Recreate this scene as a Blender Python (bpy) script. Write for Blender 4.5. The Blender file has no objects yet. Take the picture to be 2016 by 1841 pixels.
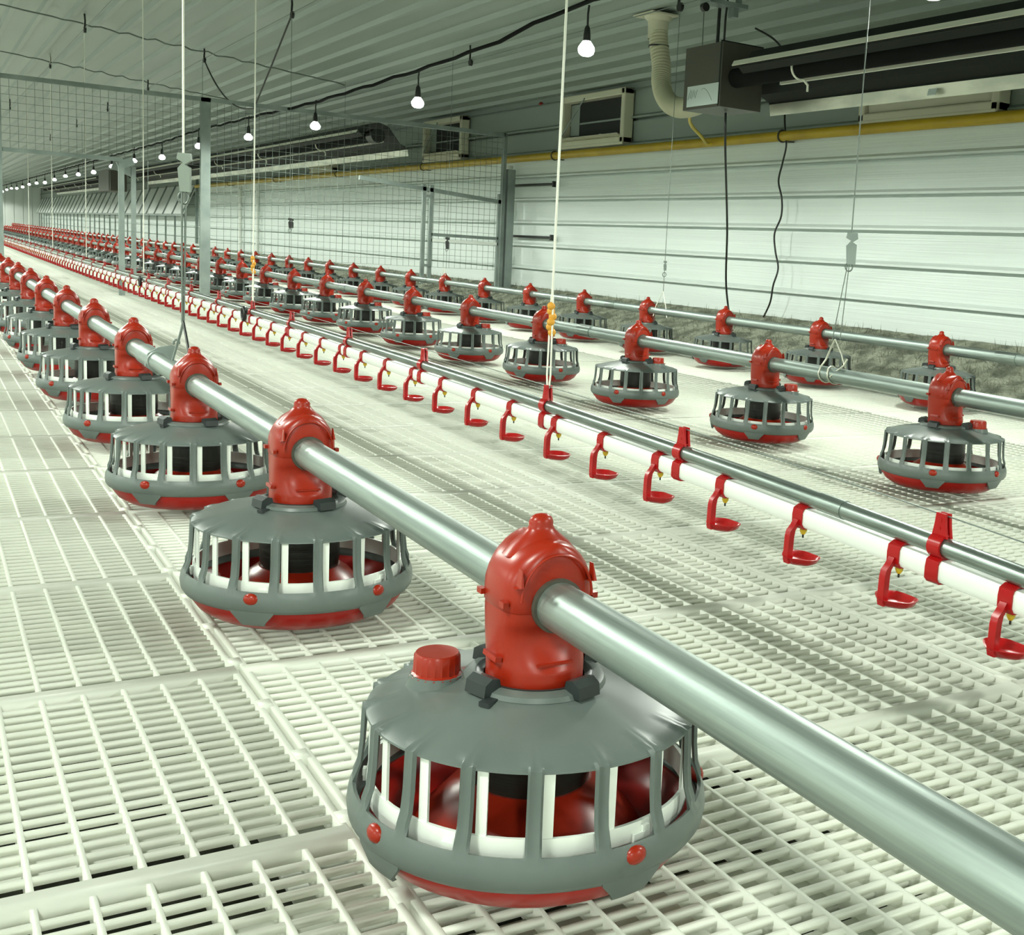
import bpy, math, random
import numpy as np
from mathutils import Vector, Matrix
random.seed(7)
PI = math.pi
C = bpy.context.scene.collection
SC = bpy.context.scene

# ------------------------------------------------------------------ materials
def mat(name, col, rough=.5, metal=0., spec=.5, noise=None, bump=None, coat=0., trans=0., sss=0.):
    m = bpy.data.materials.new(name); m.use_nodes = True
    nt = m.node_tree; b = nt.nodes['Principled BSDF']
    b.inputs['Base Color'].default_value = (*col, 1)
    b.inputs['Roughness'].default_value = rough
    b.inputs['Metallic'].default_value = metal
    b.inputs['Specular IOR Level'].default_value = spec
    b.inputs['Coat Weight'].default_value = coat
    tc = nt.nodes.new('ShaderNodeTexCoord')
    if noise:
        (sx, sy, sz), col2, lo, hi = noise
        mp = nt.nodes.new('ShaderNodeMapping'); mp.inputs['Scale'].default_value = (sx, sy, sz)
        nz = nt.nodes.new('ShaderNodeTexNoise'); nz.inputs['Scale'].default_value = 1; nz.inputs['Detail'].default_value = 5
        rp = nt.nodes.new('ShaderNodeValToRGB')
        rp.color_ramp.elements[0].position = lo; rp.color_ramp.elements[0].color = (*col, 1)
        rp.color_ramp.elements[1].position = hi; rp.color_ramp.elements[1].color = (*col2, 1)
        nt.links.new(tc.outputs['Object'], mp.inputs[0]); nt.links.new(mp.outputs[0], nz.inputs['Vector'])
        nt.links.new(nz.outputs['Fac'], rp.inputs[0]); nt.links.new(rp.outputs[0], b.inputs['Base Color'])
    if bump:
        (sx, sy, sz), strength, dist = bump
        mp = nt.nodes.new('ShaderNodeMapping'); mp.inputs['Scale'].default_value = (sx, sy, sz)
        nz = nt.nodes.new('ShaderNodeTexNoise'); nz.inputs['Scale'].default_value = 1; nz.inputs['Detail'].default_value = 3
        bp = nt.nodes.new('ShaderNodeBump'); bp.inputs['Strength'].default_value = strength; bp.inputs['Distance'].default_value = dist
        nt.links.new(tc.outputs['Object'], mp.inputs[0]); nt.links.new(mp.outputs[0], nz.inputs['Vector'])
        nt.links.new(nz.outputs['Fac'], bp.inputs['Height']); nt.links.new(bp.outputs[0], b.inputs['Normal'])
    if trans:
        out = nt.nodes['Material Output']
        tr = nt.nodes.new('ShaderNodeBsdfTranslucent'); tr.inputs[0].default_value = (*col, 1)
        mx = nt.nodes.new('ShaderNodeMixShader'); mx.inputs[0].default_value = trans
        nt.links.new(b.outputs[0], mx.inputs[1]); nt.links.new(tr.outputs[0], mx.inputs[2]); nt.links.new(mx.outputs[0], out.inputs[0])
    return m

def emit(name, col, s):
    m = bpy.data.materials.new(name); m.use_nodes = True
    b = m.node_tree.nodes['Principled BSDF']
    b.inputs['Base Color'].default_value = (*col, 1)
    b.inputs['Emission Color'].default_value = (*col, 1); b.inputs['Emission Strength'].default_value = s
    return m

RED   = mat('red plastic', (.28, .0165, .0045), .30, spec=.35)
REDD  = mat('deep red pan plastic', (.31, .008, .005), .30, spec=.35)
REDC  = mat('bright red drinker plastic', (.38, .006, .007), .26, spec=.35)
GREY  = mat('grey plastic', (.098, .121, .110), .36, spec=.4, noise=((9, 9, 9), (.120, .147, .134), .35, .7))
DGREY = mat('dark grey plastic', (.018, .024, .024), .35)
CABLE = mat('black rubber', (.008, .009, .008), .9, spec=.1)
BLACK = mat('black plastic', (.012, .013, .011), .4)
DRUM  = mat('charcoal feed drum', (.016, .018, .014), .35, bump=((1, 1, 90), .6, .002))
WPLA  = mat('white plastic', (.80, .84, .78), .3)
GALV  = mat('galvanised steel', (.20, .245, .225), .44, .8, noise=((130, 3.5, 130), (.36, .42, .385), .3, .7), bump=((170, 5, 170), .22, .001))
STEEL = mat('steel tube', (.20, .24, .22), .30, .85, noise=((60, 9, 60), (.33, .39, .355), .3, .7))
FRAME = mat('galvanised frame', (.20, .245, .225), .45, .35, noise=((6, 6, 6), (.30, .35, .325), .35, .7))
SLAT  = mat('white slat plastic', (.84, .86, .76), .4, noise=((1.3, 1.3, 1.3), (.90, .92, .83), .35, .65), trans=.28)
PIT   = mat('dark pit', (.010, .011, .007), .9, noise=((5, 5, 5), (.05, .055, .035), .4, .65))
WALLM = mat('white ribbed sheet', (.75, .82, .78), .38, .12, noise=((2, .35, 30), (.81, .88, .84), .3, .7), bump=((3, 1.2, 130), .35, .004))
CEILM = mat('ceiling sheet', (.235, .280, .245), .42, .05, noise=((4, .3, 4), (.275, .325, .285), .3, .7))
PLAIN = mat('pale panel', (.72, .76, .72), .5)
LITT  = mat('grey litter', (.13, .145, .105), .95, noise=((9, 9, 14), (.37, .39, .30), .38, .62), bump=((60, 60, 60), .9, .02))
STRAW = mat('dry straw', (.17, .175, .125), .9)
YEL   = mat('yellow gas pipe', (.50, .34, .010), .4, noise=((3, 3, 3), (.38, .25, .008), .4, .7))
YELL  = mat('yellow plastic', (.62, .46, .03), .35)
CREAM = mat('cream plastic', (.58, .57, .43), .4)
HOSE  = mat('cream hose', (.50, .49, .34), .5)
BOXM  = mat('brown grey sheet metal', (.075, .072, .055), .45, .3)
HOOD  = mat('dark hood', (.013, .016, .014), .6, .1, spec=.25)
ALU   = mat('aluminium', (.60, .60, .50), .35, .7, noise=((9, 3, 9), (.42, .43, .36), .4, .6))
SILV  = mat('bright strip', (.78, .78, .66), .35, .3)
LABEL = mat('pale sticker', (.55, .63, .60), .4)
INK   = mat('sticker ink', (.16, .22, .21), .5)
ROPE  = mat('pale cord', (.80, .80, .70), .7)
MESHM = mat('mesh wire', (.13, .16, .14), .85, 0., .1)
WIRE  = mat('steel wire', (.16, .19, .17), .45, .5)
ORNG  = mat('orange knot', (.70, .33, .03), .6)
BULB  = emit('lit bulb', (.97, 1., .92), 14.)
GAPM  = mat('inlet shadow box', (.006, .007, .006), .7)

# ------------------------------------------------------------------ mesh builder
class MB:
    def __init__(s): s.v = []; s.f = []
    def add(s, vs, fs):
        n = len(s.v); s.v.extend([tuple(p) for p in vs]); s.f.extend([tuple(i + n for i in f) for f in fs]); return s
    def box(s, c, d, rot=None):
        hx, hy, hz = d[0]/2, d[1]/2, d[2]/2
        vs = [Vector((x, y, z)) for x in (-hx, hx) for y in (-hy, hy) for z in (-hz, hz)]
        if rot is not None: vs = [rot @ p for p in vs]
        c = Vector(c)
        return s.add([p + c for p in vs], [(0,1,3,2),(4,6,7,5),(0,4,5,1),(2,3,7,6),(0,2,6,4),(1,5,7,3)])
    def bar(s, a, b, w, h, up=(0,0,1)):
        a, b = Vector(a), Vector(b); d = (b - a); L = d.length; d.normalize()
        u = Vector(up); x = d.cross(u)
        if x.length < 1e-4: x = d.cross(Vector((1,0,0)))
        x.normalize(); z = x.cross(d)
        R = Matrix((x, d, z)).transposed()
        return s.box((a + b)/2, (w, L, h), R)
    def tube(s, path, r, n=12, caps=True, closed=False):
        P = [Vector(p) for p in path]; m = len(P); rs = r if isinstance(r, (list, tuple)) else [r]*m
        vs = []; prev = None
        for i, p in enumerate(P):
            if closed: t = P[(i+1) % m] - P[i-1]
            else: t = (P[min(i+1, m-1)] - P[max(i-1, 0)])
            t.normalize()
            if prev is None:
                x = t.cross(Vector((0,0,1)))
                if x.length < 1e-3: x = t.cross(Vector((1,0,0)))
            else:
                x = prev - t*prev.dot(t)
            x.normalize(); prev = x; y = t.cross(x)
            for k in range(n):
                a = 2*PI*k/n; vs.append(p + (x*math.cos(a) + y*math.sin(a))*rs[i])
        fs = []
        for i in range(m if closed else m-1):
            j = (i+1) % m
            for k in range(n): fs.append((i*n+k, i*n+(k+1) % n, j*n+(k+1) % n, j*n+k))
        if caps and not closed:
            fs.append(tuple(range(n-1, -1, -1))); fs.append(tuple((m-1)*n+k for k in range(n)))
        return s.add(vs, fs)
    def lathe(s, prof, n=32, c=(0,0,0), a0=0., a1=2*PI, close=False, sx=1., sy=1.):
        full = abs(a1 - a0 - 2*PI) < 1e-6; m = len(prof); na = n if full else n+1
        vs = []
        for k in range(na):
            a = a0 + (a1-a0)*k/n
            for r, z in prof: vs.append((c[0]+r*sx*math.cos(a), c[1]+r*sy*math.sin(a), c[2]+z))
        fs = []
        for k in range(n):
            q = (k+1) % na
            for i in range(m if close else m-1):
                j = (i+1) % m
                fs.append((k*m+i, q*m+i, q*m+j, k*m+j))
        return s.add(vs, fs)
    def loft(s, rings, caps=True):
        n = len(rings[0]); vs = [p for r in rings for p in r]; fs = []
        for i in range(len(rings)-1):
            for k in range(n): fs.append((i*n+k, i*n+(k+1) % n, (i+1)*n+(k+1) % n, (i+1)*n+k))
        if caps: fs.append(tuple(range(n-1, -1, -1))); fs.append(tuple((len(rings)-1)*n+k for k in range(n)))
        return s.add(vs, fs)
    def sphere(s, c, r, n=12, sz=1.):
        return s.lathe([(max(r*math.cos(t), 1e-5), r*sz*math.sin(t)) for t in [(-.5 + i/(n//2))*PI for i in range(n//2+1)]], n, c)
    def strip(s, path2, wy, th, y=0., cx=0., cz=0.):
        # path2: (x, z) polyline, swept flat band of width wy (along Y) and thickness th
        P = [Vector((p[0], p[1])) for p in path2]; vs = []
        for i, p in enumerate(P):
            t = P[min(i+1, len(P)-1)] - P[max(i-1, 0)]; t.normalize(); nn = Vector((-t.y, t.x))*th/2
            for q, yy in ((p+nn, -wy/2), (p+nn, wy/2), (p-nn, wy/2), (p-nn, -wy/2)): vs.append((cx+q.x, y+yy, cz+q.y))
        fs = []
        for i in range(len(P)-1):
            for k in range(4): fs.append((i*4+k, i*4+(k+1) % 4, i*4+4+(k+1) % 4, i*4+4+k))
        fs.append((3,2,1,0)); L = (len(P)-1)*4; fs.append((L, L+1, L+2, L+3))
        return s.add(vs, fs)
    def mesh(s, name, m, smooth=None):
        me = bpy.data.meshes.new(name); me.from_pydata(s.v, [], s.f); me.update()
        if m: me.materials.append(m)
        if smooth is not None:
            me.polygons.foreach_set('use_smooth', [True]*len(me.polygons)); me.set_sharp_from_angle(angle=math.radians(smooth))
        return me
    def build(s, name, m, parent=None, smooth=None, loc=None):
        o = bpy.data.objects.new(name, s.mesh(name, m, smooth)); C.objects.link(o)
        if parent: o.parent = parent
        if loc: o.location = loc
        return o

def tag(o, label=None, cat=None, group=None, kind=None):
    if label: o['label'] = label
    if cat: o['category'] = cat
    if group: o['group'] = group
    if kind: o['kind'] = kind
    return o
def thing(name, label, cat, loc=(0,0,0), rz=0., group=None):
    o = bpy.data.objects.new(name, None); C.objects.link(o); o.empty_display_size = .05
    o.location = loc; o.rotation_euler = (0,0,rz); return tag(o, label, cat, group)
def dup(root, loc, rz=0., label=None, group=None, skip=()):
    r = root.copy(); C.objects.link(r); r.location = loc; r.rotation_euler = (0,0,rz)
    if label: r['label'] = label
    if group: r['group'] = group
    for ch in list(root.children):
        if ch.name.split('.')[0] in skip: continue
        c = ch.copy(); C.objects.link(c); c.parent = r
        for g in list(ch.children):
            d = g.copy(); C.objects.link(d); d.parent = c
    return r
ONES = ['zeroth','first','second','third','fourth','fifth','sixth','seventh','eighth','ninth','tenth','eleventh','twelfth','thirteenth','fourteenth','fifteenth','sixteenth','seventeenth','eighteenth','nineteenth']
TENS = {2:'twent',3:'thirt',4:'fort',5:'fift',6:'sixt',7:'sevent',8:'eight',9:'ninet'}
def ordn(n):
    if n < 20: return ONES[n]
    t, u = divmod(n, 10)
    return TENS[t] + 'ieth' if u == 0 else TENS[t] + 'y-' + ONES[u]

# ------------------------------------------------------------------ layout constants (metres; floor top z=0, hall runs along +Y)
YN, YF = -2.5, 58.0
XW, XL = 4.75, -8.95
RIDGE = -2.1
def zc(x): return 2.12 - .095*(x - 2.17) if x >= RIDGE else 2.12 - .095*(2*RIDGE - x - 2.17)
S = .75
ROWS = [(.4546, .8868), (2.167, 2.0407), (3.4695, 3.3335)]
PZ = .25; PR = .021
XD = 1.22
def dz(y): return .098 - .05*math.exp(-(max(y, -.5) - 1.)/1.3)

# ------------------------------------------------------------------ floor
def floor_build():
    PX, PY = .926, .463
    x0 = .335 - 4*PX; ncol = 9                     # panel columns from x0
    xs0 = [x0 + PX*i for i in range(ncol+1)]; xs0[-1] = 4.16
    yb = 1.005 - PY*8; nrow = int((YF - yb)/PY) + 1
    V = []; F = []
    def boxes(lo, hi):
        lo = np.array(lo); hi = np.array(hi); n = len(lo)
        c = np.empty((n, 8, 3))
        for i in range(8):
            for a in range(3):
                c[:, i, a] = (hi if (i >> a) & 1 else lo)[:, a]
        off = sum(len(v) for v in V)
        f = np.array([(0,2,3,1),(4,5,7,6),(0,1,5,4),(2,6,7,3),(0,4,6,2),(1,3,7,5)])
        V.append(c.reshape(-1, 3)); F.append((np.arange(n)*8)[:, None, None] + f[None] + off)
    lo = []; hi = []
    g = .0045
    NB = 20; P = (PY - .030)/NB
    for ci in range(ncol):
        xa, xb = xs0[ci] + g, xs0[ci+1] - g
        nx = max(2, round((xb - xa)/.0441))
        for k in range(nx+1):                      # longitudinal webs, one long bar per column
            x = xa + .003 + (xb - xa - .006)*k/nx; w = .0027 if 0 < k < nx else .004
            lo.append((x - w, yb, -.022)); hi.append((x + w, YF, -.0001))
        for r in range(nrow):
            y = yb + r*PY
            lo.append((xa, y - .015 + .0008, -.020)); hi.append((xb, y + .015 - .0008, 0.))
            for k in range(1, NB):
                yy = y + .015 + P*k
                lo.append((xa, yy - .0029, -.0065)); hi.append((xb, yy + .0029, -.0003))
            for q in (.22, .5, .78):               # lower cross ribs
                yy = y + PY*q
                if y < 30:
                    hw = .030 if ci < 4 else .054
                    lo.append((xa, yy - hw, -.026)); hi.append((xb, yy + hw, -.019))
    for ci in range(1, ncol):                      # lugs bridging the seams
        for r in range(nrow):
            for q in (.0, .333, .666):
                y = yb + r*PY + q*PY + .03
                lo.append((xs0[ci] - .008, y - .012, -.022)); hi.append((xs0[ci] + .008, y + .012, .0006))
    for ci in range(ncol+1):                       # white runner under each seam
        lo.append((xs0[ci] - .05, yb, -.075)); hi.append((xs0[ci] + .05, YF, -.066))
    boxes(lo, hi)
    v = np.concatenate(V); f = np.concatenate(F).reshape(-1, 4)
    me = bpy.data.meshes.new('slat_deck')
    me.vertices.add(len(v)); me.vertices.foreach_set('co', v.astype(np.float32).ravel())
    me.loops.add(f.size); me.loops.foreach_set('vertex_index', f.astype(np.int32).ravel())
    me.polygons.add(len(f)); me.polygons.foreach_set('loop_start', np.arange(0, f.size, 4, dtype=np.int32))
    me.update(calc_edges=True); me.validate()
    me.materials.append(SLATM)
    fl = MB().box(((XL+XW)/2, (YN+YF)/2, -.23), (XW-XL, YF-YN, .02)).build('floor', PIT)
    tag(fl, 'white plastic slatted floor over a dark pit', 'floor', kind='structure')
    MB().box(((XL + x0)/2, (YN+YF)/2, -.01), (x0-XL-.01, YF-YN, .02)).build('floor_strip', PLAIN, fl)['kind'] = 'structure'
    o = bpy.data.objects.new('slat_deck', me); C.objects.link(o); o.parent = fl
    o['kind'] = 'structure'
    return fl
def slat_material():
    # white slats with a soft grey trail along the seam under the drinkers
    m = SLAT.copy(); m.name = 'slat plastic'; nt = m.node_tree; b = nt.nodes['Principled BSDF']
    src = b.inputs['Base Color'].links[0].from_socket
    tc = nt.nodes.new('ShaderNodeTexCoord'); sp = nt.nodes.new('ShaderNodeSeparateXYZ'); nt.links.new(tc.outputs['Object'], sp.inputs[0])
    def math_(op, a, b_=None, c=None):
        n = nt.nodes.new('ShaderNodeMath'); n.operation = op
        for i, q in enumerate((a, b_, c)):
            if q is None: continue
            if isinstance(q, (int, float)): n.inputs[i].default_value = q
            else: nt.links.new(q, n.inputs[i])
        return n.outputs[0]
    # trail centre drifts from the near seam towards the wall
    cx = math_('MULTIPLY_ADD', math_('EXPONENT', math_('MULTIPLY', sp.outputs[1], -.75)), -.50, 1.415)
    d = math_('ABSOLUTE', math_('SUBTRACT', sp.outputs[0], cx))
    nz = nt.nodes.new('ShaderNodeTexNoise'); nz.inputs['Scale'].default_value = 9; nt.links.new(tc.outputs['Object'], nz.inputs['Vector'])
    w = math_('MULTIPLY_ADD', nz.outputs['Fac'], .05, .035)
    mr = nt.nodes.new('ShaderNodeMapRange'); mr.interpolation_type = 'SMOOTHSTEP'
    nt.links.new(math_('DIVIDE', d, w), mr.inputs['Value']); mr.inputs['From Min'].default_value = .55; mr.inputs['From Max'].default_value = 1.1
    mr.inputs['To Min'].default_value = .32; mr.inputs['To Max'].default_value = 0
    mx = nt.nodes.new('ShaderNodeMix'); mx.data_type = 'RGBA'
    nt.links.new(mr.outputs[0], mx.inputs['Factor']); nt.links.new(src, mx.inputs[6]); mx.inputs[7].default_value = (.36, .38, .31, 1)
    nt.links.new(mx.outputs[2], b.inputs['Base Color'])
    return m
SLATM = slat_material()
FLOOR = floor_build()

# litter bank along the wall
def litter():
    mb = MB(); nx, ny = 16, 700
    y0, y1 = 1.5, YF
    for j in range(ny+1):
        y = y0 + (y1-y0)*(j/ny)**1.6
        for i in range(nx+1):
            t = i/nx; x = 4.14 + (XW-.012-4.14)*t
            z = -.02 + .225*(t**.8) + (random.random()-.5)*.022*(1 if 0 < i < nx else .3)
            mb.v.append((x, y + random.random()*.01, z))
    for j in range(ny):
        for i in range(nx):
            a = j*(nx+1)+i; mb.f.append((a, a+1, a+nx+2, a+nx+1))
    o = mb.build('litter_bank', LITT, smooth=80)
    tag(o, 'strip of matted grey litter banked along the foot of the ribbed wall', 'litter', kind='stuff')
    st = MB()
    for k in range(5200):
        y = 2.2 + 12*random.random()**1.3; t = random.random(); x = 4.16 + .50*t
        z = -.02 + .225*(t**.8); a = random.random()*2*PI; L = .02 + .05*random.random(); lean = random.random()*.9
        p = Vector((x, y, z-.004)); q = p + Vector((math.cos(a)*lean*L, math.sin(a)*lean*L, L*(1-.5*lean)))
        w = Vector((math.sin(a), -math.cos(a), 0))*.0022
        st.add([p-w, p+w, q], [(0,1,2)])
    s_ = st.build('straw_tufts', STRAW, o); s_['kind'] = 'stuff'
litter()

# ------------------------------------------------------------------ walls, ceiling
def extrude_profile(name, prof, ys, m, axis='wall'):
    mb = MB(); n = len(prof)
    for y in ys:
        for a, b in prof: mb.v.append((a, y, b))
    for j in range(len(ys)-1):
        for i in range(n-1): mb.f.append((j*n+i, j*n+i+1, (j+1)*n+i+1, (j+1)*n+i))
    return mb.build(name, m)
prof = [(XW, -.25)]
z = .375
while z < 1.75:
    prof += [(XW, z-.024), (XW+.035, z-.024), (XW+.035, z-.007), (XW-.030, z-.007), (XW-.030, z+.006), (XW, z+.024)]; z += .205
prof += [(XW, zc(XW)+.05)]
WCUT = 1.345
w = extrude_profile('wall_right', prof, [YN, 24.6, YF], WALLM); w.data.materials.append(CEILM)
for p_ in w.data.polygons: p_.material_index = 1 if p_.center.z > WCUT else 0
tag(w, 'white horizontally ribbed sheet metal wall', 'wall', kind='structure')
cp = [(XW+.05, zc(XW+.05))]
x = XW - .12
while x > RIDGE+.1:
    cp += [(x+.030, zc(x+.030)), (x+.018, zc(x)-.030), (x-.018, zc(x)-.030), (x-.030, zc(x-.030))]; x -= .205
cp += [(RIDGE, zc(RIDGE))]
x = RIDGE - .12
while x > XL+.1:
    cp += [(x+.030, zc(x+.030)), (x+.018, zc(x)-.030), (x-.018, zc(x)-.030), (x-.030, zc(x-.030))]; x -= .205
cp += [(XL-.05, zc(XL-.05))]
c_ = extrude_profile('ceiling', cp, [YN, YF], CEILM); tag(c_, 'grey green ribbed sheet ceiling', 'ceiling', kind='structure')
wl = MB().add([(XL, YN, -.25), (XL, YF, -.25), (XL, YF, 2.4), (XL, YN, 2.4)], [(0,1,2,3)]).build('wall_left', WALLM)
tag(wl, 'white sheet wall on the far left side', 'wall', kind='structure')
wn = MB().add([(XL, YN, -.25), (XW, YN, -.25), (XW, YN, 2.5), (XL, YN, 2.5)], [(0,1,2,3)]).build('wall_near', PLAIN)
tag(wn, 'pale wall behind the viewer', 'wall', kind='structure')
wf = MB()
nfar = 40
for i in range(nfar):
    xa = XL + (XW-XL)*i/nfar; xb = XL + (XW-XL)*(i+1)/nfar
    wf.box(((xa+xb)/2, YF, 1.05), ((xb-xa)*.86, .04, 2.7)); wf.box((xb, YF+.02, 1.05), ((xb-xa)*.2, .02, 2.7))
tag(wf.build('wall_far', PLAIN), 'bright end wall of upright panels at the far end of the hall', 'wall', kind='structure')

# ------------------------------------------------------------------ pan feeder (origin: floor under its axis)
NW = 17
def sector_angles(first=0.):
    out = []
    for s_ in range(NW):
        a = first + s_*2*PI/NW
        out += [(a + math.radians(d), k) for d, k in ((-2.5, 0), (-1.75, 1), (-.65, 2), (.65, 2), (1.75, 1), (2.5, 0), (6.5, -1), (10.6, -1), (14.8, -1))]
    return out
def grill_mesh(detail=True):
    prof = [(.0585, .1745), (.085, .1675), (.112, .1625), (.131, .1572), (.1395, .1538), (.1446, .1506),
            (.1450, .1490), (.1460, .120), (.1480, .102), (.1515, .0925), (.1545, .0850),
            (.1580, .0780), (.1592, .0690), (.1582, .0610), (.1550, .0560), (.1505, .0545)]
    A = sector_angles(); n = len(A); m = len(prof); V = []; F = []
    tabs = [2, 5, 8, 12, 15]
    for a, k in A:
        for i, (r, z) in enumerate(prof):
            lift = 0.
            if k >= 1 and 4 <= i <= 9: lift = .0030 if k == 1 else .0014
            if k >= 1 and i == 4: lift *= .6
            V.append(((r+lift)*math.cos(a), (r+lift)*math.sin(a), z + (lift*.8 if i <= 5 else 0)))
    for q in range(n):
        p = (q+1) % n; k0, k1 = A[q][1], A[p][1]
        window = (k0 <= 0 and k1 <= 0)
        for i in range(m-1):
            if window and 6 <= i <= 9: continue
            F.append((q*m+i, q*m+i+1, p*m+i+1, p*m+i))
    mb = MB().add(V, F)
    o = bpy.data.objects.new('tmp', mb.mesh('tmp', None)); C.objects.link(o)
    md = o.modifiers.new('s', 'SOLIDIFY'); md.thickness = .0035; md.offset = -1
    dg = bpy.context.evaluated_depsgraph_get(); me = bpy.data.meshes.new_from_object(o.evaluated_get(dg))
    bpy.data.objects.remove(o)
    bm_ = MB(); bm_.v = [tuple(v.co) for v in me.vertices]; bm_.f = [tuple(p.vertices) for p in me.polygons]
    for t in tabs:                                 # hanging rim tabs
        a = t*2*PI/NW + PI/NW
        rows = [(.1575, .066, .200), (.1560, .055, .185), (.1525, .0415, .110), (.1500, .038, .105)]
        vs = []
        for r, z, hw in rows:
            for q in range(7):
                an = a + hw*(q/3-1)
                vs.append((r*math.cos(an), r*math.sin(an), z)); 
        for r, z, hw in rows:
            for q in range(7):
                an = a + hw*(q/3-1)
                vs.append(((r-.004)*math.cos(an), (r-.004)*math.sin(an), z))
        fs = []
        R_ = len(rows); N_ = R_*7
        for i in range(R_-1):
            for q in range(6):
                fs.append((i*7+q, (i+1)*7+q, (i+1)*7+q+1, i*7+q+1)); b0 = N_
                fs.append((b0+i*7+q, b0+i*7+q+1, b0+(i+1)*7+q+1, b0+(i+1)*7+q))
            for q in (0, 6): fs.append((i*7+q, (i+1)*7+q, N_+(i+1)*7+q, N_+i*7+q))
        for q in range(6): fs.append(((R_-1)*7+q, (R_-1)*7+q+1, N_+(R_-1)*7+q+1, N_+(R_-1)*7+q))
        bm_.add(vs, fs)
    return bm_, tabs

def superellipse(hx, hy0, hy1, e, n=28):
    out = []
    for k in range(n):
        t = 2*PI*k/n; c, s_ = math.cos(t), math.sin(t)
        x = hx*math.copysign(abs(c)**(2/e), c); hy = hy1 if s_ > 0 else hy0
        out.append((x, hy*math.copysign(abs(s_)**(2/e), s_)))
    return out

def shutter(uprights):
    # white shutter ring: band plus one upright beside each grill bar
    sh = MB().lathe([(.1420, .0730), (.1432, .0850), (.1425, .0945), (.1395, .0945), (.1400, .0850), (.1395, .0730)], 64, close=True)
    for k in range(NW if uprights else 0):
        a = k*2*PI/NW + math.radians(4.4); d = math.radians(1.8)
        for (z0, z1) in ((.0940, .1490),):
            vs = []
            for r in (.1415, .1390):
                for an in (a-d, a+d):
                    for z in (z0, z1): vs.append((r*math.cos(an), r*math.sin(an), z))
            sh.add(vs, [(0,2,3,1),(4,5,7,6),(0,1,5,4),(2,6,7,3),(1,3,7,5),(0,4,6,2)])
        if k % 3 == 0:
            an = a + math.radians(11); sh.box((.1445*math.cos(an), .1445*math.sin(an), .082), (.003, .012, .008), Matrix.Rotation(an, 3, 'Z'))
            sh.box((.1445*math.cos(an+.05), .1445*math.sin(an+.05), .088), (.003, .007, .006), Matrix.Rotation(an, 3, 'Z'))
    return sh
def make_feeder():
    root = thing('pan_feeder', '', 'feeder')
    # red dish
    dish = MB().lathe([(1e-4, .0225), (.06, .0205), (.100, .0200), (.122, .0245), (.138, .0350), (.1495, .0520), (.1505, .0580),
                       (.1465, .0580), (.134, .0400), (.118, .0320), (.06, .0300), (1e-4, .0300)], 64).build('pan', REDD, root, 35)
    g, tabs = grill_mesh()
    gr = g.build('grill', GREY, root, 42)
    for t in tabs:
        a = t*2*PI/NW + PI/NW
        lug = MB().sphere((0, 0, 0), .0085, 14, .95)
        R = Matrix.Rotation(a, 3, 'Z')
        lug.v = [tuple(R @ Vector((.1560 + p[0]*.75, p[1]*1.25, .0755 + p[2]))) for p in lug.v]
        lug.build('lug', RED, dish, 60)
    shutter(True).build('shutter_ring', WPLA, root, 35)
    MB().lathe([(.106, .031), (.098, .044), (.070, .074), (.056, .084), (.050, .084), (.062, .074), (.092, .042), (.100, .031)], 40).build('feed_cone', RED, root, 35)
    MB().lathe([(.044, .172), (.054, .160), (.0555, .100), (.0535, .084), (.046, .080), (1e-4, .080)], 36).build('feed_drum', DRUM, root, 35)
    # locking collar with four latches
    cl = MB().lathe([(.0465, .1720), (.0470, .1795), (.0540, .1800), (.0620, .1775), (.0640, .1735), (.0560, .1730)], 48, close=True)
    col = cl.build('locking_collar', GREY, root, 35)
    MB().lathe([(.0448, .1700), (.0448, .1786), (.0500, .1808), (.0520, .1806), (.0500, .1770)], 40).build('collar_seal', DGREY, col, 35)
    for k in range(4):
        a = math.radians(17 + 90*k); R = Matrix.Rotation(a, 3, 'Z')
        lt = MB()
        lt.loft([[R @ Vector((r, y, z)) for r, z in ((.0500, .1790), (.0520, .1875), (.0600, .1895), (.0675, .1850), (.0690, .1745), (.0600, .1740))] for y in (-.0125, -.0105, .0105, .0125)])
        lt.build('latch', DGREY, col, 40)
    for a in (math.radians(-149), math.radians(31)):
        R = Matrix.Rotation(a, 3, 'Z'); MB().box(R @ Vector((.070, 0, .1725)), (.014, .010, .004), R).build('stop_tab', DGREY, col)
    # red drop tube: round foot, recessed under the pipe, boxy around the pipe
    def ring(z, hx, hf, hb, e): return [(x, y, z) for x, y in superellipse(hx, hf, hb, e)]
    rings = [ring(*q) for q in ((.1700, .0435, .0435, .0435, 2.0), (.1790, .0432, .0432, .0432, 2.0), (.1890, .0430, .0430, .0430, 2.05), (.1925, .0428, .0420, .0428, 2.1), (.1990, .0422, .0375, .0424, 2.3),
              (.2090, .0420, .0330, .0420, 2.6), (.2180, .0418, .0305, .0410, 2.9), (.2250, .0418, .0305, .0402, 3.1), (.2300, .0418, .0325, .0395, 3.3), (.2350, .0418, .0348, .0388, 3.5), (.2470, .0418, .0352, .0382, 3.6))]
    dt = MB().loft(rings)
    for sx in (-1, 1): dt.box((sx*.0432, -.004, .2005), (.006, .026, .0045), Matrix.Rotation(sx*-.2, 3, 'Y'))
    dt.box((0, -.0385, .1985), (.034, .003, .0022))
    dt.build('drop_tube', RED, root, 38)
    rings = []
    for (z, k) in ((.2435, 0), (.2450, 1), (.2560, 2)):
        hx = (.0418, .0428, .0428)[k]; rings.append(ring(z, hx, .0352+.0010*(k > 0), .0385, 3.6))
    R0 = .0428; zc0 = .2570
    for i in range(1, 9):
        t = i/8*math.radians(86); rings.append(ring(zc0 + .0460*math.sin(t), R0*math.cos(t)+.0004, .0362 - .006*(i/8)**3, .0385 - .006*(i/8)**3, 3.6 - .9*i/8))
    sd = MB().loft(rings)
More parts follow.
